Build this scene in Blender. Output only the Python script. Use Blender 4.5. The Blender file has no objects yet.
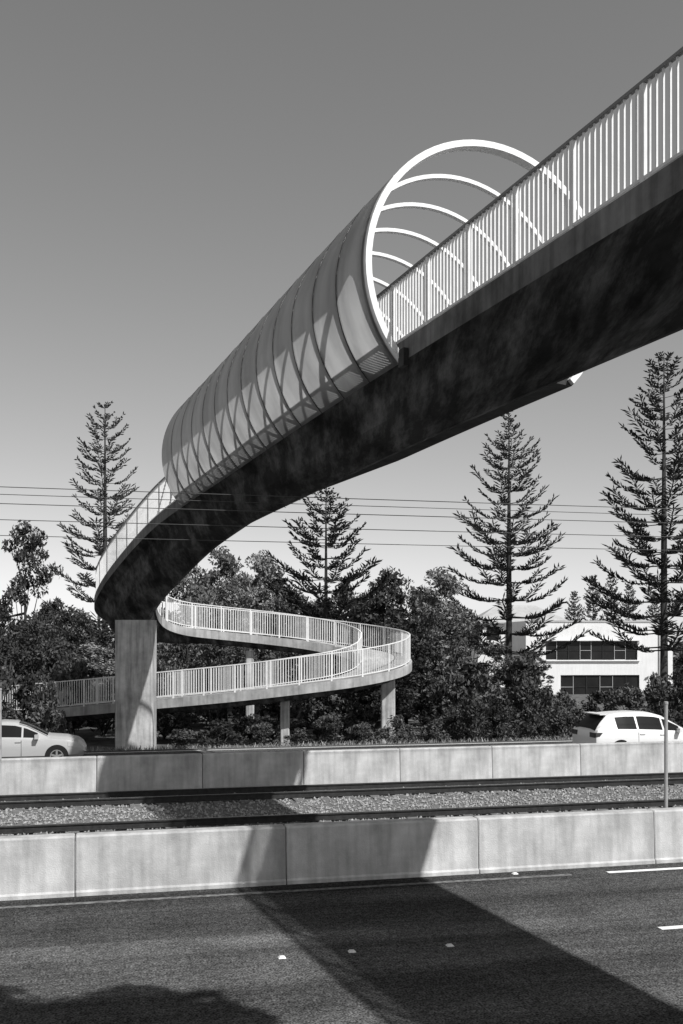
import bpy, math, random
import numpy as np
from mathutils import Vector, Matrix
random.seed(7); rng=np.random.default_rng(7)
scene=bpy.context.scene
COL=scene.collection
F=1000.0; CX=341.5; HY=640.0; H=4.1
CA,SA=0.9735,0.2288
def T(s,t,z=0.0): return (s*CA-t*SA, s*SA+t*CA, z)
ROADANG=math.atan2(SA,CA)

# ---------------------------------------------------------------- materials
def mat(name,base,var=0.3,scale=3.0,rough=0.8,bump=0.0,bscale=30.0,stretch=(1,1,1),detail=6,metal=0.0,rand=0.0,streak=0.0,spec=0.3,scuff=0.0):
    m=bpy.data.materials.new(name); m.use_nodes=True
    nt=m.node_tree; N=nt.nodes; L=nt.links; N.clear()
    out=N.new('ShaderNodeOutputMaterial'); b=N.new('ShaderNodeBsdfPrincipled')
    L.new(b.outputs[0],out.inputs[0])
    b.inputs['Roughness'].default_value=rough; b.inputs['Metallic'].default_value=metal
    b.inputs['Specular IOR Level'].default_value=spec
    tc=N.new('ShaderNodeTexCoord'); mp=N.new('ShaderNodeMapping'); mp.inputs['Scale'].default_value=stretch
    L.new(tc.outputs['Object'],mp.inputs[0])
    n1=N.new('ShaderNodeTexNoise'); n1.inputs['Scale'].default_value=scale; n1.inputs['Detail'].default_value=detail
    n1.inputs['Roughness'].default_value=0.65
    L.new(mp.outputs[0],n1.inputs[0])
    r=N.new('ShaderNodeMapRange'); r.inputs[1].default_value=0.3; r.inputs[2].default_value=0.7
    r.inputs[3].default_value=base*(1-var); r.inputs[4].default_value=base*(1+var)
    L.new(n1.outputs[0],r.inputs[0]); val=r.outputs[0]
    def mul(x,y):
        mm=N.new('ShaderNodeMath'); mm.operation='MULTIPLY'; L.new(x,mm.inputs[0]); L.new(y,mm.inputs[1]); return mm.outputs[0]
    if streak>0:
        mp2=N.new('ShaderNodeMapping'); mp2.inputs['Scale'].default_value=(4,4,0.35); L.new(tc.outputs['Object'],mp2.inputs[0])
        n2=N.new('ShaderNodeTexNoise'); n2.inputs['Scale'].default_value=1.6; n2.inputs['Detail'].default_value=5; L.new(mp2.outputs[0],n2.inputs[0])
        r2=N.new('ShaderNodeMapRange'); r2.inputs[1].default_value=0.3; r2.inputs[2].default_value=0.6; r2.inputs[3].default_value=1-streak; r2.inputs[4].default_value=1.0
        L.new(n2.outputs[0],r2.inputs[0]); val=mul(val,r2.outputs[0])
    if scuff>0:
        mp2=N.new('ShaderNodeMapping'); mp2.inputs['Scale'].default_value=(2.2,.3,1); mp2.inputs['Rotation'].default_value=(0,0,.36); L.new(tc.outputs['Object'],mp2.inputs[0])
        n2=N.new('ShaderNodeTexNoise'); n2.inputs['Scale'].default_value=1.1; n2.inputs['Detail'].default_value=9; n2.inputs['Roughness'].default_value=.72; L.new(mp2.outputs[0],n2.inputs[0])
        r2=N.new('ShaderNodeMapRange'); r2.inputs[1].default_value=0.44; r2.inputs[2].default_value=0.66; r2.inputs[3].default_value=1; r2.inputs[4].default_value=1+scuff
        L.new(n2.outputs[0],r2.inputs[0]); val=mul(val,r2.outputs[0])
    if rand>0:
        oi=N.new('ShaderNodeObjectInfo'); r3=N.new('ShaderNodeMapRange'); r3.inputs[3].default_value=1-rand; r3.inputs[4].default_value=1+rand
        L.new(oi.outputs['Random'],r3.inputs[0]); val=mul(val,r3.outputs[0])
    L.new(val,b.inputs['Base Color'])
    if bump>0:
        n3=N.new('ShaderNodeTexNoise'); n3.inputs['Scale'].default_value=bscale; n3.inputs['Detail'].default_value=4; L.new(tc.outputs['Object'],n3.inputs[0])
        bp=N.new('ShaderNodeBump'); bp.inputs['Strength'].default_value=bump; bp.inputs['Distance'].default_value=0.02
        L.new(n3.outputs[0],bp.inputs['Height']); L.new(bp.outputs[0],b.inputs['Normal'])
    return m
def leafmat(name,base):
    m=bpy.data.materials.new(name); m.use_nodes=True
    nt=m.node_tree; N=nt.nodes; L=nt.links; N.clear()
    out=N.new('ShaderNodeOutputMaterial')
    d=N.new('ShaderNodeBsdfPrincipled'); d.inputs['Roughness'].default_value=0.55; d.inputs['Specular IOR Level'].default_value=0.2
    g=N.new('ShaderNodeNewGeometry'); oi=N.new('ShaderNodeObjectInfo')
    r=N.new('ShaderNodeMapRange'); r.inputs[3].default_value=base*0.4; r.inputs[4].default_value=base*1.7
    L.new(g.outputs['Random Per Island'],r.inputs[0])
    r3=N.new('ShaderNodeMapRange'); r3.inputs[3].default_value=0.4; r3.inputs[4].default_value=1.6; L.new(oi.outputs['Random'],r3.inputs[0])
    mm=N.new('ShaderNodeMath'); mm.operation='MULTIPLY'; L.new(r.outputs[0],mm.inputs[0]); L.new(r3.outputs[0],mm.inputs[1])
    L.new(mm.outputs[0],d.inputs['Base Color']); L.new(d.outputs[0],out.inputs[0])
    return m
M_conc=mat('barrier_concrete',0.5,0.24,1.6,0.9,0.3,45,streak=0.28,rand=0.1,spec=.1)
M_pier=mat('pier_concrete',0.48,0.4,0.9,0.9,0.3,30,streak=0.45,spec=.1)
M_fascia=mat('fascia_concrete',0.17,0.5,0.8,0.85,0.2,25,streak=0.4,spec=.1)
M_strip=mat('gutter_dark_steel',0.05,0.4,2,0.8,spec=.1)
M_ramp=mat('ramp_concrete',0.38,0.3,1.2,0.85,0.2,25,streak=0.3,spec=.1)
M_under=mat('soffit_dirty_shaded_concrete',0.034,0.7,1.2,0.9,0.25,12,stretch=(1,.3,1),detail=8,spec=.05,scuff=3.2)  # stained concrete, with the deck underside's shade deepened in its base colour
M_white=mat('white_painted_steel',0.72,0.1,4,0.5,spec=0.3)
M_handrail=mat('grey_handrail_steel',0.2,0.15,4,0.5,spec=0.3)
M_whiterib=mat('white_arch_steel',0.82,0.06,3,0.4,spec=0.5)
M_grass=mat('dry_grass',0.12,0.6,1.5,0.95,0.6,12,detail=10,spec=.05)
M_ballast=mat('ballast_stone',0.16,0.7,25,0.95,0.8,30,spec=.05)
M_stone=mat('loose_ballast',0.29,0.6,9,0.95,spec=.05)
M_rail=mat('rusty_rail',0.04,0.3,8,0.6,metal=0.1,spec=.1)
M_railtop=mat('rail_polished',0.3,0.2,8,0.35,metal=0.8)
M_sleeper=mat('sleeper_concrete',0.16,0.3,5,0.9,spec=.05)
M_paint=mat('road_paint',0.8,0.2,12,0.7)
M_oldpaint=mat('worn_road_paint',0.16,0.8,9,0.9,spec=.05)
M_bark=mat('bark',0.045,0.4,6,0.95,0.5,20,stretch=(1,1,.2),spec=.05)
M_leaf=leafmat('broadleaf_foliage',0.075)
M_gum=leafmat('gum_foliage',0.11)
M_pineleaf=leafmat('pine_foliage',0.055)
M_shrub=leafmat('shrub_foliage',0.06)
M_wall=mat('white_render',0.78,0.05,0.7,0.8,streak=0.08)
M_roof=mat('roof_sheet',0.42,0.15,1,0.6)
M_dark=mat('dark_trim',0.03,0.3,3,0.5,spec=.1)
M_wire=mat('wire',0.06,0.1,3,0.5)
M_pole=mat('galvanised_pole',0.4,0.15,4,0.5,metal=0.3)
M_car=mat('white_car_paint',0.75,0.02,1,0.25,spec=0.6)
M_silver=mat('silver_car_paint',0.42,0.03,1,0.25,spec=0.6)
M_tyre=mat('tyre_rubber',0.02,0.2,8,0.85,spec=.1)
M_rim=mat('alloy_rim',0.5,0.1,5,0.35,metal=0.7)
M_glass=mat('car_glass',0.012,0.1,1,0.1,spec=0.3)
M_rglass=mat('tinted_rear_glass',0.01,0.1,1,0.35,spec=0.06)
M_win=mat('window_glass',0.02,0.3,0.6,0.15,spec=0.2)
M_lamp=mat('lamp_lens',0.05,0.1,5,0.3,spec=0.4)
M_head=mat('headlamp_lens',0.5,0.1,5,0.15,spec=0.8)

def asphalt(name,base,band=None):
    m=bpy.data.materials.new(name); m.use_nodes=True
    nt=m.node_tree; N=nt.nodes; L=nt.links; b=N['Principled BSDF']
    b.inputs['Roughness'].default_value=1.0; b.inputs['Specular IOR Level'].default_value=0.0
    tc=N.new('ShaderNodeTexCoord')
    def noise(sc,stretch,det,a,bb,lo,hi,raw=False):
        mp=N.new('ShaderNodeMapping'); mp.inputs['Scale'].default_value=stretch; L.new(tc.outputs['Object'],mp.inputs[0])
        n=N.new('ShaderNodeTexNoise'); n.inputs['Scale'].default_value=sc; n.inputs['Detail'].default_value=det; L.new(mp.outputs[0],n.inputs[0])
        r=N.new('ShaderNodeMapRange'); r.inputs[1].default_value=a; r.inputs[2].default_value=bb; r.inputs[3].default_value=lo; r.inputs[4].default_value=hi
        L.new(n.outputs[0],r.inputs[0]); return r.outputs[0]
    a=noise(1.0,(0.04,0.9,1),6,0.38,0.62,0.62,1.4)
    c=noise(38,(1,1,1),3,0.35,0.65,0.3,1.9)
    c2=noise(11,(1,1,1),4,0.35,0.65,0.7,1.35)
    d=noise(1.2,(1,1,1),8,0.3,0.7,0.8,1.2)
    def mul(x,y,op='MULTIPLY'):
        mm=N.new('ShaderNodeMath'); mm.operation=op
        L.new(x,mm.inputs[0])
        if isinstance(y,float): mm.inputs[1].default_value=y
        else: L.new(y,mm.inputs[1])
        return mm.outputs[0]
    v=mul(mul(mul(mul(a,c),c2),d),base)
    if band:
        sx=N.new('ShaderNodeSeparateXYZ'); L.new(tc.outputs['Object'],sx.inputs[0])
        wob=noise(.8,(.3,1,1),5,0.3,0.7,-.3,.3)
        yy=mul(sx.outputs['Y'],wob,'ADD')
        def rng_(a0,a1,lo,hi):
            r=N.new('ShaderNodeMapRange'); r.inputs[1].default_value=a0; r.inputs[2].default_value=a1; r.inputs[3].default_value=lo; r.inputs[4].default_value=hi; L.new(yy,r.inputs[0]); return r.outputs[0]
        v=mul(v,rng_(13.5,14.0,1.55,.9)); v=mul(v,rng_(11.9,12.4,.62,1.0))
    L.new(v,b.inputs['Base Color'])
    bp=N.new('ShaderNodeBump'); bp.inputs['Strength'].default_value=0.5; bp.inputs['Distance'].default_value=0.01
    L.new(c,bp.inputs['Height']); L.new(bp.outputs[0],b.inputs['Normal'])
    return m
M_asph=asphalt('asphalt',0.066,True)
M_asph2=asphalt('asphalt_far',0.075)

def claddingmat():
    m=bpy.data.materials.new('translucent_panel'); m.use_nodes=True
    nt=m.node_tree; N=nt.nodes; L=nt.links; N.clear()
    out=N.new('ShaderNodeOutputMaterial')
    d=N.new('ShaderNodeBsdfPrincipled'); d.inputs['Roughness'].default_value=.3; d.inputs['Specular IOR Level'].default_value=.25; t=N.new('ShaderNodeBsdfTranslucent')
    tc=N.new('ShaderNodeTexCoord'); n=N.new('ShaderNodeTexNoise'); n.inputs['Scale'].default_value=0.9; n.inputs['Detail'].default_value=6
    mp=N.new('ShaderNodeMapping'); mp.inputs['Scale'].default_value=(1.5,1.5,.5); L.new(tc.outputs['Object'],mp.inputs[0]); L.new(mp.outputs[0],n.inputs[0])
    r=N.new('ShaderNodeMapRange'); r.inputs[1].default_value=.35; r.inputs[2].default_value=.65; r.inputs[3].default_value=0.015; r.inputs[4].default_value=0.05; L.new(n.outputs[0],r.inputs[0])
    L.new(r.outputs[0],d.inputs[0])
    r=N.new('ShaderNodeMapRange'); r.inputs[1].default_value=.35; r.inputs[2].default_value=.65; r.inputs[3].default_value=0.6; r.inputs[4].default_value=0.9; L.new(n.outputs[0],r.inputs[0])
    L.new(r.outputs[0],t.inputs[0])
    m1=N.new('ShaderNodeMixShader'); m1.inputs[0].default_value=0.36; L.new(d.outputs[0],m1.inputs[1]); L.new(t.outputs[0],m1.inputs[2])
    L.new(m1.outputs[0],out.inputs[0]); return m
M_clad=claddingmat()

# ---------------------------------------------------------------- helpers
def mk(name,verts,faces,mats,parent=None,smooth=False,midx=None):
    me=bpy.data.meshes.new(name); me.from_pydata([tuple(map(float,v)) for v in verts],[],[tuple(f) for f in faces])
    if not isinstance(mats,(list,tuple)): mats=[mats]
    for mm in mats: me.materials.append(mm)
    if midx is not None: me.polygons.foreach_set('material_index',midx)
    if smooth: me.polygons.foreach_set('use_smooth',[True]*len(me.polygons))
    me.update()
    o=bpy.data.objects.new(name,me); COL.objects.link(o)
    if parent is not None: o.parent=parent
    return o
def quads(name,V,mats,parent=None):
    n=V.shape[0]; me=bpy.data.meshes.new(name)
    me.vertices.add(n*4); me.vertices.foreach_set('co',V.reshape(-1).astype(np.float32))
    me.loops.add(n*4); me.loops.foreach_set('vertex_index',np.arange(n*4,dtype=np.int32))
    me.polygons.add(n); me.polygons.foreach_set('loop_start',np.arange(0,n*4,4,dtype=np.int32))
    me.materials.append(mats); me.update(calc_edges=True); me.validate()
    o=bpy.data.objects.new(name,me); COL.objects.link(o)
    if parent is not None: o.parent=parent
    return o
def empty(name,loc=(0,0,0),rotz=0,label=None,cat=None,group=None):
    o=bpy.data.objects.new(name,None); o.location=loc; o.rotation_euler=(0,0,rotz); COL.objects.link(o)
    if label: o['label']=label
    if cat: o['category']=cat
    if group: o['group']=group
    return o
def tag(o,label,cat,group=None):
    o['label']=label; o['category']=cat
    if group: o['group']=group
    return o
def struct(o): o['kind']='structure'; return o
class MB:
    def __init__(s): s.v=[]; s.f=[]; s.m=[]
    def box(s,c,a,b,d,mi=0):
        c=Vector(c);a=Vector(a);b=Vector(b);d=Vector(d); k=len(s.v)
        for i in(-1,1):
            for j in(-1,1):
                for l in(-1,1): s.v.append(tuple(c+a*i+b*j+d*l))
        for f in((0,1,3,2),(4,6,7,5),(0,4,5,1),(2,3,7,6),(0,2,6,4),(1,5,7,3)): s.f.append(tuple(k+q for q in f)); s.m.append(mi)
    def abox(s,x0,x1,y0,y1,z0,z1,mi=0):
        s.box(((x0+x1)/2,(y0+y1)/2,(z0+z1)/2),((x1-x0)/2,0,0),(0,(y1-y0)/2,0),(0,0,(z1-z0)/2),mi)
    def tube(s,pts,rad,n=6,mi=0,cap=True):
        k0=len(s.v); P=[Vector(p) for p in pts]
        for i,p in enumerate(P):
            d=(P[min(i+1,len(P)-1)]-P[max(i-1,0)]).normalized()
            a=d.cross(Vector((0,0,1)) if abs(d.z)<.95 else Vector((1,0,0))).normalized(); b=d.cross(a)
            for j in range(n):
                t=2*math.pi*j/n; s.v.append(tuple(p+(a*math.cos(t)+b*math.sin(t))*rad[i]))
        for i in range(len(P)-1):
            for j in range(n):
                s.f.append((k0+i*n+j,k0+i*n+(j+1)%n,k0+(i+1)*n+(j+1)%n,k0+(i+1)*n+j)); s.m.append(mi)
        if cap:
            s.f.append(tuple(k0+j for j in range(n))); s.m.append(mi)
            s.f.append(tuple(k0+(len(P)-1)*n+j for j in range(n))); s.m.append(mi)
    def make(s,name,mats,parent=None,smooth=False): return mk(name,s.v,s.f,mats,parent,smooth,s.m)
def copy_thing(root,loc,rotz,scale,label=None):
    def cp(o,par):
        c=o.copy(); COL.objects.link(c)
        if par is not None: c.parent=par
        for ch in o.children: cp(ch,c)
        return c
    r=cp(root,None); r.location=loc; r.rotation_euler=(0,0,rotz)
    r.scale=scale if isinstance(scale,(tuple,list)) else (scale,)*3
    if label: r['label']=label
    return r

# ---------------------------------------------------------------- ground / roads
def gz(t):
    xs=[-400,-5,2.0,5.4,6,38.2,41.5,3000]; zs=[3.0,2.6,2.2,0.0,-0.02,-0.02,-0.9,-0.9]
    return float(np.interp(t,xs,zs))
tl=[-400,-60,-20,-5,-2,2,4,5.4,6,16,27,38.2,39.2,40.3,41.5,45,50,60,75,100,160,300,700,1500,3000]
sl=[-3000,-1200,-500,-200,-100,-60,-30,-15,0,15,30,60,100,200,500,1200,3000]
v=[];f=[]
for t in tl:
    for s in sl: v.append(T(s,t,gz(t)))
ns=len(sl)
for i in range(len(tl)-1):
    for j in range(ns-1): f.append((i*ns+j,i*ns+j+1,(i+1)*ns+j+1,(i+1)*ns+j))
struct(mk('ground',v,f,M_grass))
def strip(name,t0,t1,s0,s1,z,m):
    me=mk(name,[(s0,t0,0),(s1,t0,0),(s1,t1,0),(s0,t1,0)],[(0,1,2,3)],m)
    me.location=(0,0,z); me.rotation_euler=(0,0,ROADANG); return me
struct(strip('road',5.6,16.9,-300,300,0.0,M_asph))
struct(strip('road',27.0,38.0,-300,300,0.0,M_asph2))
struct(strip('track_bed',16.9,27.0,-300,300,0.012,M_ballast))
def mark(t0,t1,s0,s1,m,label,z=0.005):
    o=strip('road_marking',t0,t1,s0,s1,z,m); struct(o); o['label']=label; return o
mark(16.02,16.14,-60,7.9,M_oldpaint,'worn faded edge line on the asphalt')
mark(16.02,16.15,8.6,40,M_paint,'white painted edge line on the asphalt')
for k in range(-3,4): mark(12.72,12.86,7.65+12*k,10.65+12*k,M_paint,'white painted lane dash on the asphalt')
for k in range(-3,4): mark(31.0,31.12,2+12*k,5+12*k,M_paint,'white painted lane dash on the asphalt')
mark(27.9,28.02,-100,100,M_paint,'white painted edge line on the asphalt')
mark(37.3,37.42,-100,100,M_paint,'white painted edge line on the asphalt')
for i,(px,py) in enumerate(((282,958),(352,952),(450,946),(515,874))):
    D=H/(py-HY)*F; x=(px-CX)/F*D
    b=MB(); b.v=[(-.05,-.045,0),(.05,-.045,0),(.05,.045,0),(-.05,.045,0),(-.03,-.03,.022),(.03,-.03,.022),(.03,.03,.022),(-.03,.03,.022)]
    b.f=[(0,1,5,4),(1,2,6,5),(2,3,7,6),(3,0,4,7),(4,5,6,7)]; b.m=[0]*5
    o=b.make('road_stud',M_paint); o.location=(x,D,0.003); o.rotation_euler=(0,0,ROADANG)
    tag(o,'small white reflective stud fixed to the asphalt','road stud','road studs along the lane line')

n=17000
st=np.column_stack([rng.uniform(-14,20,n),rng.uniform(21.0,26.7,n)])
octv=np.array([(1,0,0),(-1,0,0),(0,1,0),(0,-1,0),(0,0,1),(0,0,-1)],float)
octf=np.array([(0,2,4),(2,1,4),(1,3,4),(3,0,4),(2,0,5),(1,2,5),(3,1,5),(0,3,5)])
sc=rng.uniform(.018,.045,(n,1,1))*rng.uniform(.6,1.3,(n,1,3))
ang=rng.uniform(0,6.28,n); ca,sa=np.cos(ang),np.sin(ang)
V=octv[None]*sc+rng.normal(0,.006,(n,6,3))
x=V[:,:,0]*ca[:,None]-V[:,:,1]*sa[:,None]; y=V[:,:,0]*sa[:,None]+V[:,:,1]*ca[:,None]
P=np.array([T(a,b,0.03) for a,b in st])
V=np.stack([x+P[:,0:1],y+P[:,1:2],V[:,:,2]+P[:,2:3]],2).reshape(-1,3)
Fc=(octf[None]+6*np.arange(n)[:,None,None]).reshape(-1,3)
me=bpy.data.meshes.new('ballast_stones'); me.from_pydata(V.tolist(),[],Fc.tolist()); me.materials.append(M_stone)
o=bpy.data.objects.new('ballast_stones',me); COL.objects.link(o); o['kind']='stuff'; o['label']='loose crushed stone ballast between the railway tracks'; o['category']='gravel'

def track(tc):
    root=empty('railway_track',T(0,tc,0),ROADANG,'steel railway track on concrete sleepers in ballast','railway track','railway tracks between the carriageways')
    for sgn in(-1,1):
        b=MB(); y=sgn*.55
        b.abox(-150,150,y-.07,y+.07,.05,.075); b.abox(-150,150,y-.012,y+.012,.075,.17); b.abox(-150,150,y-.037,y+.037,.17,.2)
        b.abox(-150,150,y-.03,y+.03,.2005,.204,1)
        b.make('rail',[M_rail,M_railtop],root)
    b=MB()
    for k in range(-60,61): b.abox(k*.68-.12,k*.68+.12,-1.1,1.1,-.05,.048)
    o=b.make('sleepers',M_sleeper,root); o['kind']='stuff'
track(21.45); track(25.85)

def barrier(name,s0,s1,prof,t,label,group):
    L=(s1-s0)/2-0.008; n=len(prof); v=[];f=[]
    for x in(-L,-L+.02,L-.02,L):
        for (a,z) in prof:
            k=.012 if abs(x)>L-.01 else 0
            v.append((x,a+(k if a<.1 else -k),z-(k if z>.5 else 0)))
    for i in range(3):
        for j in range(n-1): f.append((i*n+j,(i+1)*n+j,(i+1)*n+j+1,i*n+j+1))
    f.append(tuple(range(n))); f.append(tuple(range(4*n-1,3*n-1,-1)))
    o=mk(name,v,f,M_conc); o.location=T((s0+s1)/2,t,0); o.rotation_euler=(0,0,ROADANG+random.uniform(-.0015,.0015))
    tag(o,label,'concrete barrier',group)
    return o
pn=[(-.03,-.02),(-.03,.06),(0,.09),(.035,.93),(.06,.96),(.27,.96),(.295,.93),(.33,0),(.33,-.02)]
for k in range(-9,14): barrier('concrete_barrier',2.94+3.43*k,2.94+3.43*(k+1),pn,16.55,'pale concrete barrier segment beside the asphalt road','near concrete barrier segments')
pf=[(0,-.02),(0,.1),(.05,1.02),(.08,1.05),(.26,1.05),(.29,1.02),(.34,.1),(.34,-.02)]
for k in range(-13,20): barrier('concrete_barrier',2.5+2.75*k,2.5+2.75*(k+1),pf,26.85,'pale concrete barrier segment beside the railway track','far concrete barrier segments')

# ---------------------------------------------------------------- bridge path
ctrl=[(10.6,-6,9.15),(7.5,2,9.2),(3.83,11.6,9.22),(1.1,18.7,9.25),(-1.02,24.2,9.2),(-3.3,30,9.05),(-5.6,35.5,8.83),(-7.5,39.3,8.35),
      (-9.5,43,7.35),(-11.0,45.6,6.3),(-11.95,48.3,5.4),(-11.4,51.0,4.8),(-9.5,52.9,4.4),(-6.5,53.8,4.1),(-3.3,54.2,3.8),(-.3,54.0,3.45),(2.2,52.8,3.1),(3.55,50.4,2.75),
      (3.0,47.9,2.35),(0.9,46.3,1.95),(-2,45.8,1.6),(-5,46.0,1.25),(-8.5,46.7,.9),(-12.5,47.5,.5),(-18,49.0,.0)]
C=np.array(ctrl,float)
def cr(C,n=40):
    out=[]
    Q=np.vstack([2*C[0]-C[1],C,2*C[-1]-C[-2]])
    for i in range(1,len(Q)-2):
        p0,p1,p2,p3=Q[i-1:i+3]
        for k in range(n):
            t=k/n; out.append(.5*((2*p1)+(-p0+p2)*t+(2*p0-5*p1+4*p2-p3)*t*t+(-p0+3*p1-3*p2+p3)*t**3))
    out.append(C[-1]); return np.array(out)
E=cr(C); 
def resample(E,step):
    d=np.r_[0,np.cumsum(np.linalg.norm(np.diff(E[:,:2],axis=0),axis=1))]
    s=np.arange(0,d[-1],step); return np.column_stack([np.interp(s,d,E[:,i]) for i in range(3)]),s
E,S=resample(E,0.2)
for _ in range(25):
    E2=E.copy(); E2[1:-1]=.25*E[:-2]+.5*E[1:-1]+.25*E[2:]; E=E2
tan=np.gradient(E[:,:2],axis=0); tan/=np.linalg.norm(tan,axis=1)[:,None]
nor=np.column_stack([tan[:,1],-tan[:,0]])
Dv=E[:,1]
iBend=int(np.argmin(np.hypot(E[:,0]+11.4,E[:,1]-51.0)))
def sidx(D): return int(np.argmin(np.abs(Dv[:iBend]-D)))
i35,i43,i46=sidx(35),sidx(41.5),sidx(46.5)
def width(i): return float(np.interp(i,[i35,iBend-10,iBend+15],[2.75,2.9,2.6]))
def belly(i): return float(np.interp(i,[0,i35,i43,i46,iBend,iBend+25],[.56,.66,1.05,1.25,.7,.28]))
def PT(i,u,v):
    i=int(i); return (E[i,0]+nor[i,0]*u,E[i,1]+nor[i,1]*u,E[i,2]+v)
bridge=empty('footbridge',(0,0,0),0,'long curved concrete footbridge with white railings and ribbed tube canopy','footbridge')
def deck(name,i0,i1,step):
    ids=list(range(i0,i1,step)); 
    if ids[-1]!=i1: ids.append(i1)
    v=[];f=[];m=[]
    for i in ids:
        w=width(i); b=belly(i)
        sec=[(.0,.42),(0,.03),(.1,-.0),(.4,-.12),(.75,-b*.8),(1.05,-b),(w-.7,-b),(w-.42,-b*.85),(w-.15,-.2),(w-.08,-.03),(w,0),(w,.42)]
        if i>=iBend:
            sec=[(.0,.42),(0,0),(.1,-.03),(.35,-.08),(.6,-b*.8),(.85,-b),(w-.85,-b),(w-.6,-b*.8),(w-.35,-.08),(w-.1,-.03),(w,0),(w,.42)]
        for (u,vv) in sec: v.append(PT(i,u,vv))
    n=12
    for k in range(len(ids)-1):
        for j in range(n):
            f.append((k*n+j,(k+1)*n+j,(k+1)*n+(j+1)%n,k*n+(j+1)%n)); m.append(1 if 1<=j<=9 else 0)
    f.append(tuple(range(n))); m.append(0); f.append(tuple((len(ids)-1)*n+q for q in range(n))); m.append(0)
    return v,f,m
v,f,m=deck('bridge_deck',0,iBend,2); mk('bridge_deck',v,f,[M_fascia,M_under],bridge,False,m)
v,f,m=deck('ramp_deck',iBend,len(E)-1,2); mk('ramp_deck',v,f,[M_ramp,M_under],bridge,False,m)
RH=1.3
def railing(i0,i1,right,name='railing',hrm=M_handrail):
    b=MB()
    def off(i): return (width(i)-.1) if right else .1
    pts=np.array([PT(i,off(i),.42) for i in range(i0,i1+1)])
    d=np.r_[0,np.cumsum(np.linalg.norm(np.diff(pts,axis=0),axis=1))]
    def at(s): return np.array([np.interp(s,d,pts[:,k]) for k in range(3)])
    L=d[-1]
    step=.5; ss=list(np.arange(0,L,step))+[L]
    for hz,hw,hh,mi in((RH-.02,.03,.022,1),(.1,.02,.02,0)):
        k0=len(b.v)
        for s in ss:
            p=at(s); q=at(min(s+.1,L)); r=at(max(s-.1,0)); t=q-r; t/=max(np.linalg.norm(t),1e-6); nn=np.array([t[1],-t[0],0]); nn/=np.linalg.norm(nn)
            for (a,c) in((-1,-1),(1,-1),(1,1),(-1,1)): b.v.append(tuple(p+nn*hw*a+np.array([0,0,hz+hh*c])))
        for k in range(len(ss)-1):
            for j in range(4): b.f.append((k0+k*4+j,k0+(k+1)*4+j,k0+(k+1)*4+(j+1)%4,k0+k*4+(j+1)%4)); b.m.append(mi)
    nb=int(L/.125)
    for k in range(nb+1):
        s=k*L/nb; p=at(s); q=at(min(s+.05,L)); r=at(max(s-.05,0)); t=q-r; t[2]=0; t/=np.linalg.norm(t); nn=np.array([t[1],-t[0],0])
        post=(k%12==0)
        hw=.035 if post else .011; hd=.03 if post else .013
        z0=-.25 if post else .1; z1=RH-.04
        c=p+np.array([0,0,(z0+z1)/2])
        b.box(c,t*hw,nn*hd,(0,0,(z1-z0)/2))
    return b.make(name,[M_white,hrm],bridge)
railing(0,iBend,False); railing(0,iBend,True)
railing(iBend,len(E)-1,False,hrm=M_white); railing(iBend+6,len(E)-1,True,hrm=M_white)
it0=sidx(18.6); it1=sidx(35.6)
UC,VC,R=1.85,1.8,2.6
TH0,TH1,TH2=math.radians(223.5),math.radians(140),math.radians(-45)
def arc(i,th,r): return PT(i,UC+r*math.cos(th),VC+r*math.sin(th))
nrib=14
ribs=np.linspace(it0,it1,nrib)
def frame(i): 
    t=Vector((tan[int(i),0],tan[int(i),1],0)); return t
for k,ii in enumerate(ribs):
    i=int(round(ii)); big=(k==0)
    rw=.06 if big else .04; tw=.11 if big else .06
    th2=TH2 if big else math.radians(-38)
    t=frame(i); b=MB(); NS=56
    for j in range(NS+1):
        th=TH0+(th2-TH0)*j/NS
        for (dr,dt) in((-rw,-tw),(rw,-tw),(rw,tw),(-rw,tw)):
            p=Vector(arc(i,th,R-.04+dr))+t*dt; b.v.append(tuple(p))
    for j in range(NS):
        for q in range(4): b.f.append((j*4+q,j*4+(q+1)%4,(j+1)*4+(q+1)%4,(j+1)*4+q)); b.m.append(0)
    b.f.append((0,1,2,3)); b.f.append((NS*4,NS*4+1,NS*4+2,NS*4+3)); b.m+= [0,0]
    b.make('arch_rib',M_whiterib,bridge)
def clad(th0,th1,NA,RR=R+.03):
    v=[];f=[]
    for k in range(nrib-1):
        a,bb=ribs[k],ribs[k+1]
        k0=len(v); NSg=5
        for q in range(NSg+1):
            fr=q/NSg; x=a+(bb-a)*fr; i=min(int(x),len(E)-2); w=x-i
            gap=(.006 if q==0 else (-.006 if q==NSg else 0))
            for j in range(NA+1):
                th=th0+(th1-th0)*j/NA
                p=Vector(arc(i,th,RR))*(1-w)+Vector(arc(i+1,th,RR))*w+frame(i)*gap
                v.append(tuple(p))
        for q in range(NSg):
            for j in range(NA): f.append((k0+q*(NA+1)+j,k0+q*(NA+1)+j+1,k0+(q+1)*(NA+1)+j+1,k0+(q+1)*(NA+1)+j))
    return v,f
v,f=clad(TH0,TH1,26); mk('cladding_panel',v,f,M_clad,bridge,True)
ids=list(range(it0,it1+1,3)); v=[];f=[]
for i in ids:
    w=width(i); fr=(i-it0)/(it1-it0); ue=3.72+(w+.12-3.72)*max(0,(fr-.45)/.55)
    for (u,vv) in((w+.003,.0),(ue,-.08),(ue+.06,-.02),(ue+.14,.18),(ue+.08,.18),(w+.003,.16)): v.append(PT(i,u,vv))
for k in range(len(ids)-1):
    for j in range(6): f.append((k*6+j,(k+1)*6+j,(k+1)*6+(j+1)%6,k*6+(j+1)%6))
f.append(tuple(range(6))); f.append(tuple((len(ids)-1)*6+q for q in range(6)))
mk('gutter_plate',v,f,M_strip,bridge)
b=MB()
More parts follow.
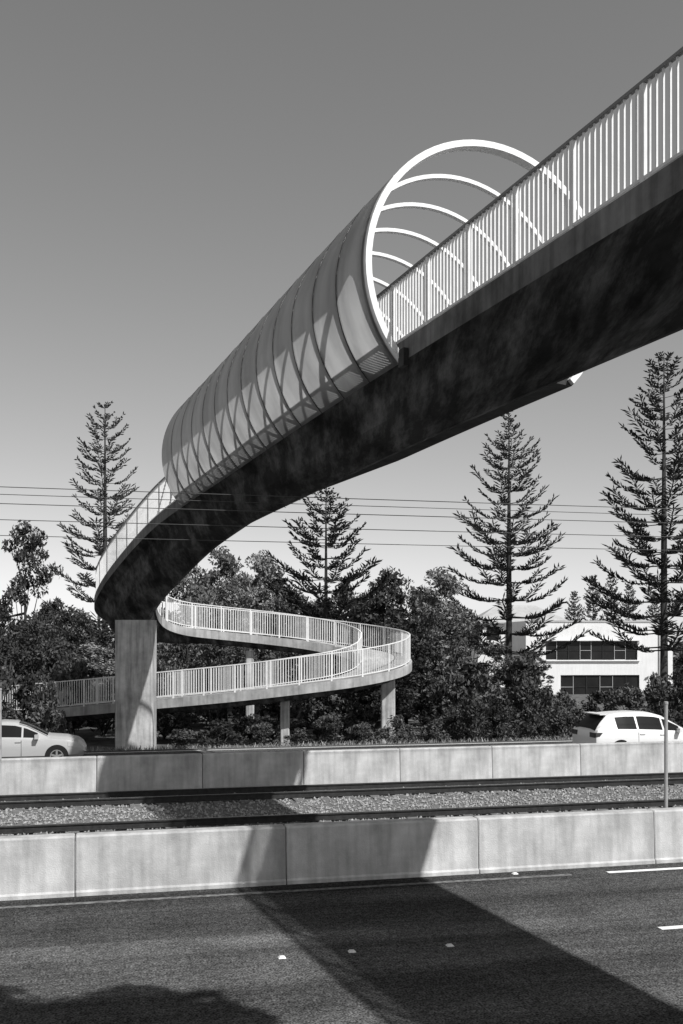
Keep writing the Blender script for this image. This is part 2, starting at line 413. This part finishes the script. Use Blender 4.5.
for k,ii in enumerate(ribs[1:-1]):
    i=int(round(ii)); t=frame(i); NS=30; k0=len(b.v)
    for j in range(NS+1):
        th=TH0+(TH1-TH0)*j/NS
        for (dr,dt) in((.033,-.012),(.039,-.012),(.039,.012),(.033,.012)): b.v.append(tuple(Vector(arc(i,th,R+dr))+t*dt))
    for j in range(NS):
        for q in range(4): b.f.append((k0+j*4+q,k0+j*4+(q+1)%4,k0+(j+1)*4+(q+1)%4,k0+(j+1)*4+q)); b.m.append(0)
o=b.make('panel_joints',M_dark,bridge); o['kind']='stuff'
b=MB()
b.tube([arc(i,TH1,R) for i in ids],[.03]*len(ids),6); b.make('edge_tube',M_white,bridge,True)
b=MB(); i=it0-1; t=frame(i)
b.box(PT(i,-.06,.05),t*.12,Vector((nor[i,0],nor[i,1],0))*.05,(0,0,.16)); b.make('bracket',M_dark,bridge)
def pier(px,D,wpx,ztop,depth,parent,flare=0.0,mat_=M_pier):
    w=wpx/F*D/2; x=(px-CX)/F*D; c=.05
    def ring(hw,hd,z): return [(-hw+c,-hd,z),(hw-c,-hd,z),(hw,-hd+c,z),(hw,hd-c,z),(hw-c,hd,z),(-hw+c,hd,z),(-hw,hd-c,z),(-hw,-hd+c,z)]
    v=ring(w,depth/2,-1.3)+ring(w,depth/2,ztop-.5)+ring(w+flare,depth/2+flare,ztop)
    f=[]
    for k in range(2):
        for j in range(8): f.append((k*8+j,k*8+(j+1)%8,(k+1)*8+(j+1)%8,(k+1)*8+j))
    f.append(tuple(range(16,24)))
    o=mk('pier',v,f,mat_,parent); o.location=(x,D,0); return o
pier(136,45.4,37,5.0,1.1,bridge)
for (px,D,w,zt) in((285,47.3,9,1.6),(388,48.6,14,2.2),(250,52.3,8,3.55)): pier(px,D,w,zt,.5,bridge)

for (t,z,sag) in((22.0,7.3,.0),(22.0,6.95,.0),(23.2,6.75,0),(25.2,6.6,0),(25.3,7.6,0)):
    b=MB(); pts=[T(s,t,z+.00012*(s-4)**2) for s in range(-70,71,5)]
    b.tube(pts,[.009]*len(pts),5); o=b.make('overhead_wire',M_wire)
    tag(o,'thin dark overhead power wire above the railway','wire','overhead wires above the railway')
def pole(px,ytop,D,r):
    x=(px-CX)/F*D; zt=H-(ytop-HY)/F*D
    root=empty('marker_pole',(x,D,0),0,'thin galvanised pole with cap standing behind the barrier','pole','thin poles behind the barriers')
    b=MB(); b.tube([(0,0,-.1),(0,0,zt)],[r,r],10); b.make('shaft',M_pole,root,False)
    b=MB(); b.tube([(0,0,zt),(0,0,zt+.04),(0,0,zt+.05)],[r*1.25,r*1.25,r*.6],10); b.make('cap',M_pole,root)
pole(666,704,18.9,.034); pole(0,690,25.6,.04)

# ---------------------------------------------------------------- vehicles
def car(kind,paint,label):
    if kind=='suv':
        ST=[(-2.27,.42,.72,.76,.80,.70),(-2.24,.34,.98,1.02,.88,.78),(-2.17,.30,1.08,1.14,.90,.74),(-2.0,.27,1.10,1.33,.905,.67),(-1.8,.26,1.10,1.52,.91,.62),(-1.7,.25,1.10,1.585,.91,.61),(-1.5,.25,1.09,1.60,.91,.60),(-1.1,.24,1.08,1.63,.92,.6),(-.5,.24,1.06,1.64,.92,.6),
            (0,.24,1.04,1.61,.92,.6),(.35,.24,1.02,1.52,.92,.61),(.75,.24,1.01,1.31,.92,.66),(1.15,.24,1.0,1.09,.91,.74),(1.3,.24,.98,1.03,.91,.78),(1.75,.25,.92,.98,.91,.78),(2.05,.28,.83,.90,.88,.76),(2.2,.34,.70,.78,.83,.7),(2.27,.42,.56,.6,.76,.64)]
        wins=[(-1.45,-.74),(-.66,.22),(.29,.88)]; ws=(.33,1.13); rw=(-2.2,-1.74); Wx=(-1.35,1.38); rad=.36
    else:
        ST=[(-2.3,.4,.8,.85,.74,.68),(-2.25,.3,.92,.98,.84,.72),(-2.0,.26,.98,1.05,.88,.74),(-1.6,.24,.98,1.1,.89,.72),(-1.2,.24,.97,1.28,.9,.66),(-.8,.23,.96,1.41,.9,.6),(-.3,.23,.95,1.46,.9,.59),
            (.1,.23,.94,1.43,.9,.6),(.45,.23,.93,1.32,.9,.62),(.85,.23,.92,1.12,.9,.68),(1.15,.23,.91,.97,.9,.76),(1.7,.24,.86,.92,.9,.78),(2.05,.27,.77,.84,.87,.75),(2.22,.33,.66,.72,.82,.7),(2.32,.4,.5,.54,.74,.6)]
        wins=[(-1.3,-.5),(-.42,.3),(.36,.8)]; ws=(.2,1.1); rw=(-1.65,-.9); Wx=(-1.38,1.4); rad=.33
    A=np.array(ST)
    def g(x): return [float(np.interp(x,A[:,0],A[:,k])) for k in range(1,6)]
    root=empty('car',(0,0,0),0,label,'car')
    xs=sorted(set(list(A[:,0])+list(np.arange(-2.1,2.2,.15))))
    v=[];f=[]
    def sec(x):
        zl,zb,zt,wb,wt=g(x)
        h=[(0,zl),(wb*.88,zl),(wb*.99,zl+.12),(wb*1.01,(zl+zb)/2),(wb*1.0,zb-.08),(wb*.965,zb),(wt,zt-.05),(wt*.9,zt-.012),(wt*.5,zt+.012),(0,zt+.02)]
        return [(x,-y,z) for y,z in h]+[(x,y,z) for y,z in h[-2:0:-1]]
    for x in xs: v+=sec(x)
    n=18
    for k in range(len(xs)-1):
        for j in range(n): f.append((k*n+j,(k+1)*n+j,(k+1)*n+(j+1)%n,k*n+(j+1)%n))
    f.append(tuple(range(n))); f.append(tuple(range(len(xs)*n-1,(len(xs)-1)*n-1,-1)))
    o=mk('body',v,f,paint,root,True)
    try: o.data.set_sharp_from_angle(angle=math.radians(28))
    except Exception as e: print(e)
    for sg in(-1,1):
        for (a,c) in wins:
            v=[];f=[]; X=np.linspace(a,c,8)
            for x in X:
                zl,zb,zt,wb,wt=g(x)
                for fr in(.06,.5,.86):
                    y=wb*.965+(wt-wb*.965)*fr; z=zb+(zt-.05-zb)*fr; v.append((x,sg*(y+.008),z+.004))
            for k in range(7):
                for j in range(2): f.append((k*3+j,(k+1)*3+j,(k+1)*3+j+1,k*3+j+1))
            mk('window',v,f,M_glass,root,True)
    for nm,(a,c) in(('windscreen',ws),('rear_window',rw)):
        v=[];f=[]; X=np.linspace(a,c,8)
        for x in X:
            zl,zb,zt,wb,wt=g(x)
            for q in(-.97,-.5,0,.5,.97): v.append((x-(.012 if nm=='rear_window' else -.006),q*wt,np.interp(abs(q),[0,.5,.9,1],[zt+.02,zt+.012,zt-.012,zt-.05])+.012))
        for k in range(7):
            for j in range(4): f.append((k*5+j,(k+1)*5+j,(k+1)*5+j+1,k*5+j+1))
        mk(nm,v,f,M_rglass if nm=='rear_window' else M_glass,root,True)
    for x in Wx:
        for sg in(-1,1):
            wb=g(x)[3]*1.01
            wh=empty('wheel',(x,sg*wb,rad)); wh.parent=root
            def disc(r0,r1,y0,y1,N=28):
                v=[];f=[]
                for (r,y) in((r0,y0),(r1,y0),(r1,y1),(r0,y1)):
                    for j in range(N): v.append((r*math.cos(6.2832*j/N),y*sg,r*math.sin(6.2832*j/N)))
                for q in range(4):
                    for j in range(N): f.append((q*N+j,q*N+(j+1)%N,((q+1)%4)*N+(j+1)%N,((q+1)%4)*N+j))
                return v,f
            v,f=disc(rad*.62,rad,-.2,.012); mk('tyre',v,f,M_tyre,wh)
            b=MB()
            for q in range(5):
                a=6.2832*q/5+.3; d=Vector((math.cos(a),0,math.sin(a))); p=Vector((-d.z,0,d.x))
                b.box(d*rad*.36+Vector((0,0.004*sg,0)),d*rad*.29,p*.03,(0,.012,0))
            vv,ff=disc(rad*.56,rad*.64,-.05,.016); k0=len(b.v); b.v+=vv; b.f+=[tuple(k0+q for q in z) for z in ff]; b.m+=[0]*len(ff)
            b.tube([(0,-.02*sg,0),(0,.02*sg,0)],[.06,.06],12)
            b.make('rim',M_rim,wh)
            v=[(0,.004*sg,0)];f=[];N=26; R2=rad*1.13
            for j in range(N+1):
                a=math.pi*1.06*j/N-.1; v.append((R2*math.cos(a),.004*sg,R2*math.sin(a)))
            f=[(0,j+1,j+2) for j in range(N)]
            mk('wheel_arch',v,f,M_tyre,wh)
    for sg in(-1,1):
        def wrap(name,x0,x1,zf0,zf1,m):
            v=[];f=[];X=np.linspace(x0,x1,5)
            for x in X:
                zl,zb,zt,wb,wt=g(x)
                for fr in(zf0,(zf0+zf1)/2,zf1): v.append((x,sg*(wb*1.012+.004),zl+(zb-zl)*fr))
            for k in range(4):
                for j in range(2): f.append((k*3+j,(k+1)*3+j,(k+1)*3+j+1,k*3+j+1))
            mk(name,v,f,m,root,True)
        b=MB(); xr=-2.245 if kind=='suv' else -2.26
        b.box((xr,sg*.66,.92 if kind=='suv' else .86),(.03,0,0),(0,.19,0),(0,0,.08)); b.box((xr+.12,sg*.88,.94 if kind=='suv' else .88),(.14,0,0),(0,.025,0),(0,0,.07)); b.make('tail_light',M_lamp,root)
        wrap('headlight',1.75,2.2,.66,.92,M_head)
        x0=g(.75)
        b=MB(); b.box((.78,sg*(x0[3]+.1),1.04 if kind=='suv' else .98),(.06,0,0),(0,.1,0),(0,0,.07)); b.make('mirror',paint,root)
        for hx in(-.55,.2):
            b=MB(); gg=g(hx); b.box((hx,sg*(gg[3]*1.005+.012),gg[1]-.12),(.09,0,0),(0,.012,0),(0,0,.014)); b.make('door_handle',paint,root)
        for hx in(-.7,.3): 
            b=MB(); gg=g(hx); b.box((hx,sg*(gg[3]*1.006),(gg[0]+gg[1])/2+.03),(.006,0,0),(0,.004,0),(0,0,(gg[1]-gg[0])/2-.1))
            b.make('door_gap',M_dark,root)
    if kind=='suv':
        b=MB(); b.abox(-2.26,2.2,-.925,.925,.3,.38); b.make('sill_trim',M_dark,root)
        b=MB(); b.abox(-1.95,-1.6,-.58,.58,1.57,1.60); b.make('spoiler',paint,root)
    return root
suv=car('suv',M_car,'white sport utility car driving behind the concrete barrier')
Ds=34.2; suv.location=((583-CX)/F*Ds+2.2,Ds+.45,0.0); suv.rotation_euler=(0,0,ROADANG)
sed=car('sedan',M_silver,'silver sedan car with alloy wheels driving on the road')
sed.location=((86-CX)/F*33.5-2.25,33.0,0.0); sed.rotation_euler=(0,0,ROADANG)

# ---------------------------------------------------------------- trees
def leafquads(cent,rad,n,size,elong=1.5,flat=.8):
    d=rng.normal(size=(n,3)); d/=np.linalg.norm(d,axis=1)[:,None]
    r=rng.uniform(.25,1.1,(n,1))**.6
    p=np.array(cent)+d*r*np.array(rad)
    a=rng.normal(size=(n,3)); a[:,2]*=flat; a/=np.linalg.norm(a,axis=1)[:,None]
    c=np.cross(a,rng.normal(size=(n,3))); c/=np.linalg.norm(c,axis=1)[:,None]
    s=size*rng.uniform(.5,1.3,(n,1))
    a=a*s*elong; c=c*s*.6
    return np.stack([p-a*.5,p+c*.5,p+a*.5,p-c*.5],1)
def broadleaf(Ht,Rc,nclump,leaves,size,m,base=.35,label='leafy tree',cs=(.16,.32)):
    root=empty('broadleaf_tree',(0,0,0),0,label,'tree','trees along the road verge')
    b=MB(); top=Vector((random.uniform(-.4,.4),random.uniform(-.4,.4),Ht*.62))
    b.tube([(0,0,-.3),(.06,0,Ht*.15),(top.x*.5,top.y*.5,Ht*.4),tuple(top)],[Ht*.022,Ht*.017,Ht*.012,Ht*.006],8)
    Q=[]
    for k in range(nclump):
        a=random.uniform(0,6.28); zf=base+(1-base)*(k+random.random())/nclump
        prof=math.sin(min(1,(zf-base)/(1-base)*.85+.15)*math.pi)**.55
        rr=Rc*prof*random.uniform(.2,1.05)
        c=Vector((rr*math.cos(a),rr*math.sin(a),Ht*(zf*.9+.04)))
        cr_=Rc*random.uniform(*cs)
        Q.append(leafquads(c,(cr_,cr_,cr_*.6),int(leaves*random.uniform(.5,1.2)),size))
        if k%3==0 and zf<.85:
            st_=Vector((top.x*.5,top.y*.5,Ht*.4))*random.uniform(.5,1.3); mid=(st_+c)/2+Vector((0,0,-.05*Ht))
            b.tube([tuple(st_),tuple(mid),tuple(c)],[Ht*.007,Ht*.005,Ht*.002],5)
    b.make('trunk',M_bark,root,True)
    quads('crown',np.concatenate(Q),m,root)
    return root
def pine(Ht,Rb,label,whsp=.85,start=.12,pw=.62):
    root=empty('norfolk_pine',(0,0,0),0,label,'tree','tall tiered pines beyond the road')
    b=MB(); b.tube([(0,0,-.3),(0,0,Ht*.5),(0,0,Ht*.99)],[Ht*.012,Ht*.008,.02],8)
    Q=[]; z=Ht*start
    while z<Ht*.985:
        fr=(Ht-z)/Ht; Lb=Rb*(min(1,fr*1.3)**pw)*random.uniform(.85,1.08)
        if fr<.06: Lb=max(Lb*.7,.35)
        nbr=random.choice([5,6,7]) ; a0=random.uniform(0,6.28)
        for k in range(nbr):
            if random.random()<.08: continue
            a=a0+6.283*k/nbr+random.uniform(-.2,.2); L=Lb*random.uniform(.7,1.12)
            rise=(.18+.5*(1-fr)**2)*L*random.uniform(.7,1.3)
            dirv=np.array([math.cos(a),math.sin(a),0]); side=np.array([-math.sin(a),math.cos(a),0])
            zz=z+random.uniform(-.1,.1); bend=random.uniform(-.1,.1)
            def P(u): return dirv*L*u+side*bend*L*u*u+np.array([0,0,zz+rise*(u**2.4)-.06*L*math.sin(u*3.14)])
            b.tube([tuple(P(0)),tuple(P(.5)),tuple(P(1))],[.045*fr+.012,.03*fr+.01,.008],4,cap=False)
            nb=max(3,int(L/.17))
            for q in range(nb):
                u=.3+.73*(q+.5)/nb; p=P(u)
                bl=min(.62,.22+.3*L*.35)*(.7+.5*u)*random.uniform(.6,1.25)
                for sg in(-1,1,0):
                    dd=(side*sg*random.uniform(.5,.9)+dirv*random.uniform(.2,.6)+np.array([0,0,random.uniform(.1,.6)])) if sg else (dirv*random.uniform(0,.6)+side*random.uniform(-.4,.4)+np.array([0,0,.8]))
                    dd=dd/np.linalg.norm(dd)*bl*(1 if sg else .65)
                    w=.036+.016*random.random()
                    sd=np.cross(dd,np.array([0,0,1.])); sd=sd/max(np.linalg.norm(sd),1e-6)*w
                    up2=np.cross(sd/w,dd); up2=up2/max(np.linalg.norm(up2),1e-6)*w
                    Q.append([p-up2*.6,p+dd*.6-up2*1.1,p+dd,p+dd*.55+up2]); Q.append([p-sd*.6,p+dd*.6-sd*1.1,p+dd,p+dd*.55+sd])
        z+=whsp*random.uniform(.85,1.2)*(0.5+.75*fr)
    b.make('trunk',M_bark,root,True)
    quads('crown',np.array(Q),M_pineleaf,root)
    return root
GZ=-.9
def place_pine(px,ytop,D,Rb,ws,label,start=.12,pw=.62):
    Ht=(H-(ytop-HY)/F*D)-GZ
    p=pine(Ht,Rb,label,ws,start,pw); p.location=((px-CX)/F*D,D,GZ); return p
place_pine(105,402,70,4.0,1.15,'tall tiered norfolk pine with open gaps between branches',pw=.5)
place_pine(326,484,62,4.3,.85,'tall dense norfolk pine behind the footbridge',pw=.55)
place_pine(509,408,68,5.0,1.05,'tall symmetrical norfolk pine with upswept tiers',start=.2,pw=.7)
place_pine(664,350,60,4.7,.95,'very tall dark norfolk pine beside the building',start=.2,pw=.55)
sp=pine(9,1.9,'small distant norfolk pine above the rooftops',.5,.1); 
zr=H-(574-HY)/F*110
for (px,y,D) in((611,570,112),(629,582,108),(574,590,115),(655,592,118)):
    z=H-(y-HY)/F*D; copy_thing(sp,((px-CX)/F*D,D,GZ),random.uniform(0,6),(.95,.95,(z-GZ)/9))
sp.location=((593-CX)/F*110,110,GZ); sp.scale=(.95,.95,(zr-GZ)/9)
bt=[broadleaf(10,3.4,56,170,.26,M_leaf,.2,'dense dark leafy tree on the road verge'),
    broadleaf(10,3.0,60,120,.2,M_gum,.25,'airy gum tree with light foliage clumps',(.13,.26)),
    broadleaf(10,3.8,60,170,.25,M_leaf,.15,'broad rounded leafy tree with low crown')]
TL=[(25,62,514,75,1),(-15,58,590,70,0),(70,70,604,70,2),(150,74,580,75,1),(188,60,556,78,2),(222,66,541,75,1),(262,62,545,70,1),(292,68,585,80,0),(345,64,580,80,2),(392,62,566,80,0),(440,57,562,90,1),
    (128,68,615,80,0),(470,70,612,60,1),(300,58,620,80,2),(225,57,610,80,1),(400,56,620,90,2),(35,56,618,80,2),(90,58,640,80,1),(365,66,592,70,2),(755,64,600,80,2),(495,62,640,56,1),
    (205,72,575,70,0),(240,73,570,70,2),(278,73,572,70,0),(320,72,596,70,2),(420,70,585,70,0),(50,72,600,60,0),(455,66,600,60,2),(530,66,648,50,1),(690,72,650,46,0)]
first=set()
for (px,D,y,wpx,k) in TL:
    z=H-(y-HY)/F*D-GZ; sr=(wpx/F*D/2)/{0:3.4,1:3.0,2:3.8}[k]; loc=((px-CX)/F*D,D,GZ)
    if k not in first:
        first.add(k); r=bt[k]; r.location=loc; r.scale=(sr,sr,z/10); r.rotation_euler=(0,0,random.uniform(0,6))
    else: copy_thing(bt[k],loc,random.uniform(0,6),(sr,sr,z/10))
def shrub(Hs,Rs,n,leaves,size,label):
    root=empty('shrub',(0,0,0),0,label,'shrub','shrubs along the road verge')
    b=MB(); Q=[]
    for k in range(n):
        a=random.uniform(0,6.28); rr=Rs*random.uniform(0,.95); zf=random.uniform(.12,.95)*(1-.45*(rr/Rs)**2)
        c=(rr*math.cos(a),rr*math.sin(a),Hs*zf); cr_=Rs*random.uniform(.14,.36)
        Q.append(leafquads(c,(cr_,cr_,cr_*.75),leaves,size))
        if k%3==0: b.tube([(0,0,-.1),(c[0]*.4,c[1]*.4,c[2]*.5),c],[.04,.03,.01],5)
    b.make('stems',M_bark,root,True); quads('foliage',np.concatenate(Q),M_shrub,root); return root
sh=[shrub(2.5,1.6,24,110,.17,'dense dark rounded shrub on the verge'),shrub(2.5,1.3,18,95,.14,'loose upright shrub on the verge')]
SL=[]
for px in range(-20,550,30):
    SL.append((px+random.uniform(-9,9),random.uniform(55.5,60),random.uniform(650,692),random.uniform(60,90)))
for px in range(165,580,26):
    SL.append((px+random.uniform(-8,8),random.uniform(49.6,50.4) if px<420 else random.uniform(46,50),random.uniform(700,724),random.uniform(32,56)))
for px in list(range(-10,110,28)): SL.append((px,random.uniform(50,53),random.uniform(655,690),70))
SL+= [(455,50,668,62),(485,52,660,66),(520,51,672,56),(546,50,676,46),(470,47,694,46),(505,46.5,700,52),(655,52,672,56),(685,50,664,56),(610,58,688,56),(590,52,694,50),(632,52,684,56),(568,52,682,48),(640,47,706,50),(600,46,714,50),
      (180,44.4,728,46),(220,44.6,714,56),(262,45,722,46),(300,44.6,724,40),(332,44.4,712,52),(395,44.2,708,50),(362,44.8,722,40),(430,45,714,50),(60,56,650,80),(10,56,655,90),
      (-8,43.6,652,62),(22,44.2,660,60),(48,44.5,676,46),(5,43,690,60),(38,43.2,700,56),(62,44.3,702,24)]
for j,(px,D,y,wpx) in enumerate(SL):
    k=j%2; z=H-(y-HY)/F*D-GZ; sr=(wpx/F*D/2)/(1.6,1.3)[k]; loc=((px-CX)/F*D,D,GZ)
    if j<2: r=sh[k]; r.location=loc; r.scale=(sr,sr,z/2.5)
    else: copy_thing(sh[k],loc,random.uniform(0,6),(sr,sr,z/2.5))
Q=[]
for s in np.arange(-95,140,2.6):
    D=random.uniform(92,125); hgt=random.uniform(5,8.5)
    if 5<s<48: D=random.uniform(125,150); hgt-=1
    for q in range(4):
        Q.append(leafquads((s+random.uniform(-2,2),D,GZ+hgt*random.uniform(.2,.85)),(2.6,2,1.7),120,.5))
for s in np.arange(-28,8,1.6):
    for q in range(3): Q.append(leafquads((s,random.uniform(75,82),GZ+random.uniform(.5,6)),(1.9,1.6,1.4),150,.35))
o=quads('woodland',np.concatenate(Q),M_leaf); o['kind']='stuff'; o['label']='dark distant woodland closing the horizon'; o['category']='woodland'
n=9000
s_=rng.uniform(-16,26,n); t_=np.where(rng.random(n)<.5,rng.uniform(38.1,39.0,n),rng.uniform(41,47,n))
P=np.array([T(a,c,gz(c)) for a,c in zip(s_,t_)]); a=rng.uniform(0,6.28,n); w=rng.uniform(.01,.03,n); h=rng.uniform(.05,.2,n)
dx=np.stack([np.cos(a)*w,np.sin(a)*w,0*a],1); lean=rng.normal(0,.06,(n,3)); lean[:,2]=0; up=np.stack([0*a,0*a,h],1)
o=quads('grass',np.stack([P-dx,P+dx,P+dx*.3+up+lean,P-dx*.3+up+lean],1),mat('grass_blades',.25,.5,2,.9,spec=.05)); o['kind']='stuff'; o['label']='dry grass tufts on the verge'; o['category']='grass'

nt=empty('broadleaf_tree',(0,0,0),0,'tall leafy tree on the near grassy bank','tree')
b=MB(); b.tube([(6.4,-.8,2.2),(6.3,-.4,6),(5.9,.5,9),(4.7,1.8,10.6)],[.2,.16,.12,.06],8)
Q=[]
for k in range(95):
    gx=random.uniform(-6.4,-1.0); top_=11.35+.28*math.sin(gx*2.6+.5)-.45*max(0,gx+2.0); gd=top_-2.2*random.random()**1.5
    zc=11.2+random.uniform(-.5,.7)
    c=(gx+zc*.615,gd-zc*.70,zc)
    Q.append(leafquads(c,(.42,.42,.3),200,.15))
    if k%2==0: b.tube([(4.7,1.8,10.6),((4.7+c[0])/2,(1.8+c[1])/2,10.7),c],[.05,.03,.012],5)
b.make('trunk',M_bark,nt,True); quads('crown',np.concatenate(Q),M_leaf,nt)

# ---------------------------------------------------------------- buildings
def building():
    D=92; k=D/F
    root=empty('white_building',((605-CX)*k,D,GZ),math.radians(3),'white rendered two storey building with dark window bands','building')
    def zz(y): return H-(y-HY)*k-GZ
    x0,x1=(525-605)*k,(674-605)*k
    top=zz(621)
    def lx(px): return (px-605)*k
    b=MB()
    zw0,zw1=zz(660),zz(641); zl0,zl1=zz(699),zz(675)
    wx0,wx1=lx(545),lx(638)
    b.abox(x0,x1,0,.3,zw1,top); b.abox(x0,wx0,0,.3,zw0,zw1); b.abox(wx1,x1,0,.3,zw0,zw1); b.abox(x0,x1,0,.3,zl1,zw0)
    b.abox(x0,lx(560),0,.3,zl0,zl1); b.abox(lx(640),x1,0,.3,zl0,zl1); b.abox(x0,x1,0,.3,-.5,zl0)
    b.abox(x0,x0+.3,.301,9,-.5,top); b.abox(x1-.3,x1,.301,9,-.5,top); b.abox(x0+.301,x1-.301,8.7,9,-.5,top)
    b.make('wall',M_wall,root)
    b=MB(); b.abox(x0+.302,x1-.302,.302,8.69,top-.4,top-.2); b.abox(x0-.05,x1+.05,-.06,-.002,top-.12,top+.05); b.make('roof',M_roof,root)
    for (a,c,z0,z1,n) in((wx0,wx1,zw0,zw1,8),(lx(560),lx(640),zl0,zl1,6)):
        for i in range(n):
            xa=a+(c-a)*i/n; xb=a+(c-a)*(i+1)/n
            w=empty('window',(0,0,0)); w.parent=root
            g_=MB(); g_.abox(xa+.04,xb-.04,.16,.18,z0+.04,z1-.04); g_.make('glass',M_win,w)
            g_=MB(); g_.abox(xa+.001,xa+.04,.1,.2,z0,z1); g_.abox(xb-.04,xb-.001,.1,.2,z0,z1); g_.abox(xa+.041,xb-.041,.1,.2,z0,z0+.05); g_.abox(xa+.041,xb-.041,.1,.2,z1-.05,z1); g_.abox(xa+.041,xb-.041,.11,.155,(z0+z1)/2-.02,(z0+z1)/2+.02); g_.make('frame',M_roof if i%3==0 else M_dark,w)
    for (za,zb_) in((zw1+.02,zw1+.1),(zw0-.1,zw0-.02)):
        b=MB(); b.abox(wx0-.2,wx1+.2,-.2,-.003,za,zb_); b.make('awning',M_wall,root)
    for px in(660,): 
        b=MB(); b.tube([(lx(px),-.08,-.4),(lx(px),-.08,top-.3)],[.05,.05],6); b.make('downpipe',M_roof,root)
building()
def house(px0,px1,ye,yr,D,label,rot=0):
    k=D/F; pc=(px0+px1)/2; w=(px1-px0)*k/2; ze=H-(ye-HY)*k-GZ; zr=H-(yr-HY)*k-GZ
    root=empty('house',((pc-CX)*k,D,GZ),rot,label,'house','houses beyond the road')
    b=MB(); dd=4
    b.abox(-w,w,0,2*dd,-.5,ze); b.make('wall',M_wall,root)
    e=.5; v=[(-w-e,-e,ze),(w+e,-e,ze),(w+e,2*dd+e,ze),(-w-e,2*dd+e,ze),(-w*.45,dd,zr),(w*.45,dd,zr),(-w-e,-e,ze-.15),(w+e,-e,ze-.15),(w+e,2*dd+e,ze-.15),(-w-e,2*dd+e,ze-.15)]
    f=[(0,1,5,4),(1,2,5),(2,3,4,5),(3,0,4),(6,7,1,0),(7,8,2,1),(8,9,3,2),(9,6,0,3)]
    mk('roof',v,f,M_roof,root)
    for q in range(4):
        xa=-w*.8+q*w*.42; b=MB(); b.abox(xa,xa+w*.28,-.03,-.002,ze-1.9,ze-.5); b.make('window',M_win,root)
house(478,566,622,604,106,'pale house with light grey hipped roof among trees')
house(350,420,640,615,100,'pale house partly hidden behind trees',.1)

# ---------------------------------------------------------------- light, world, camera
sd=Vector((-.615,.70,-1.0)).normalized()
L=bpy.data.lights.new('sun','SUN'); L.energy=5.0; L.angle=math.radians(.53); L.color=(1,.995,.985)
so=bpy.data.objects.new('sun',L); so.rotation_euler=sd.to_track_quat('-Z','Y').to_euler(); so.location=(0,0,50); COL.objects.link(so)
w=bpy.data.worlds.new('World'); scene.world=w; w.use_nodes=True; nt_=w.node_tree; N=nt_.nodes; Lk=nt_.links
bg=N['Background']; sky=N.new('ShaderNodeTexSky'); sky.sky_type='NISHITA'; sky.sun_disc=False
sky.sun_elevation=math.asin(-sd.z); sky.sun_rotation=math.atan2(-sd.x,-sd.y); sky.altitude=0; sky.air_density=1.0; sky.dust_density=0.6; sky.ozone_density=1
sp_=N.new('ShaderNodeSeparateColor'); Lk.new(sky.outputs[0],sp_.inputs[0])
m1=N.new('ShaderNodeMath'); m1.operation='MULTIPLY'; m1.inputs[1].default_value=.8; Lk.new(sp_.outputs[0],m1.inputs[0])
m2=N.new('ShaderNodeMath'); m2.operation='MULTIPLY_ADD'; m2.inputs[1].default_value=.2; Lk.new(sp_.outputs[1],m2.inputs[0]); Lk.new(m1.outputs[0],m2.inputs[2])
m3=N.new('ShaderNodeMath'); m3.operation='POWER'; m3.inputs[1].default_value=.88; Lk.new(m2.outputs[0],m3.inputs[0])
m4=N.new('ShaderNodeMath'); m4.operation='MULTIPLY'; m4.inputs[1].default_value=1.16; Lk.new(m3.outputs[0],m4.inputs[0])
Lk.new(m4.outputs[0],bg.inputs['Color']); bg.inputs['Strength'].default_value=0.15
cam=bpy.data.cameras.new('camera'); co=bpy.data.objects.new('camera',cam); COL.objects.link(co)
co.location=(0,0,H); co.rotation_euler=(math.radians(90),0,0)
cam.sensor_fit='VERTICAL'; cam.sensor_height=36; cam.sensor_width=24; cam.lens=F/1024*36; cam.shift_y=(HY-512)/1024; cam.clip_start=.1; cam.clip_end=6000
scene.camera=co
scene.view_settings.view_transform='Standard'; scene.view_settings.look='None'; scene.view_settings.exposure=0
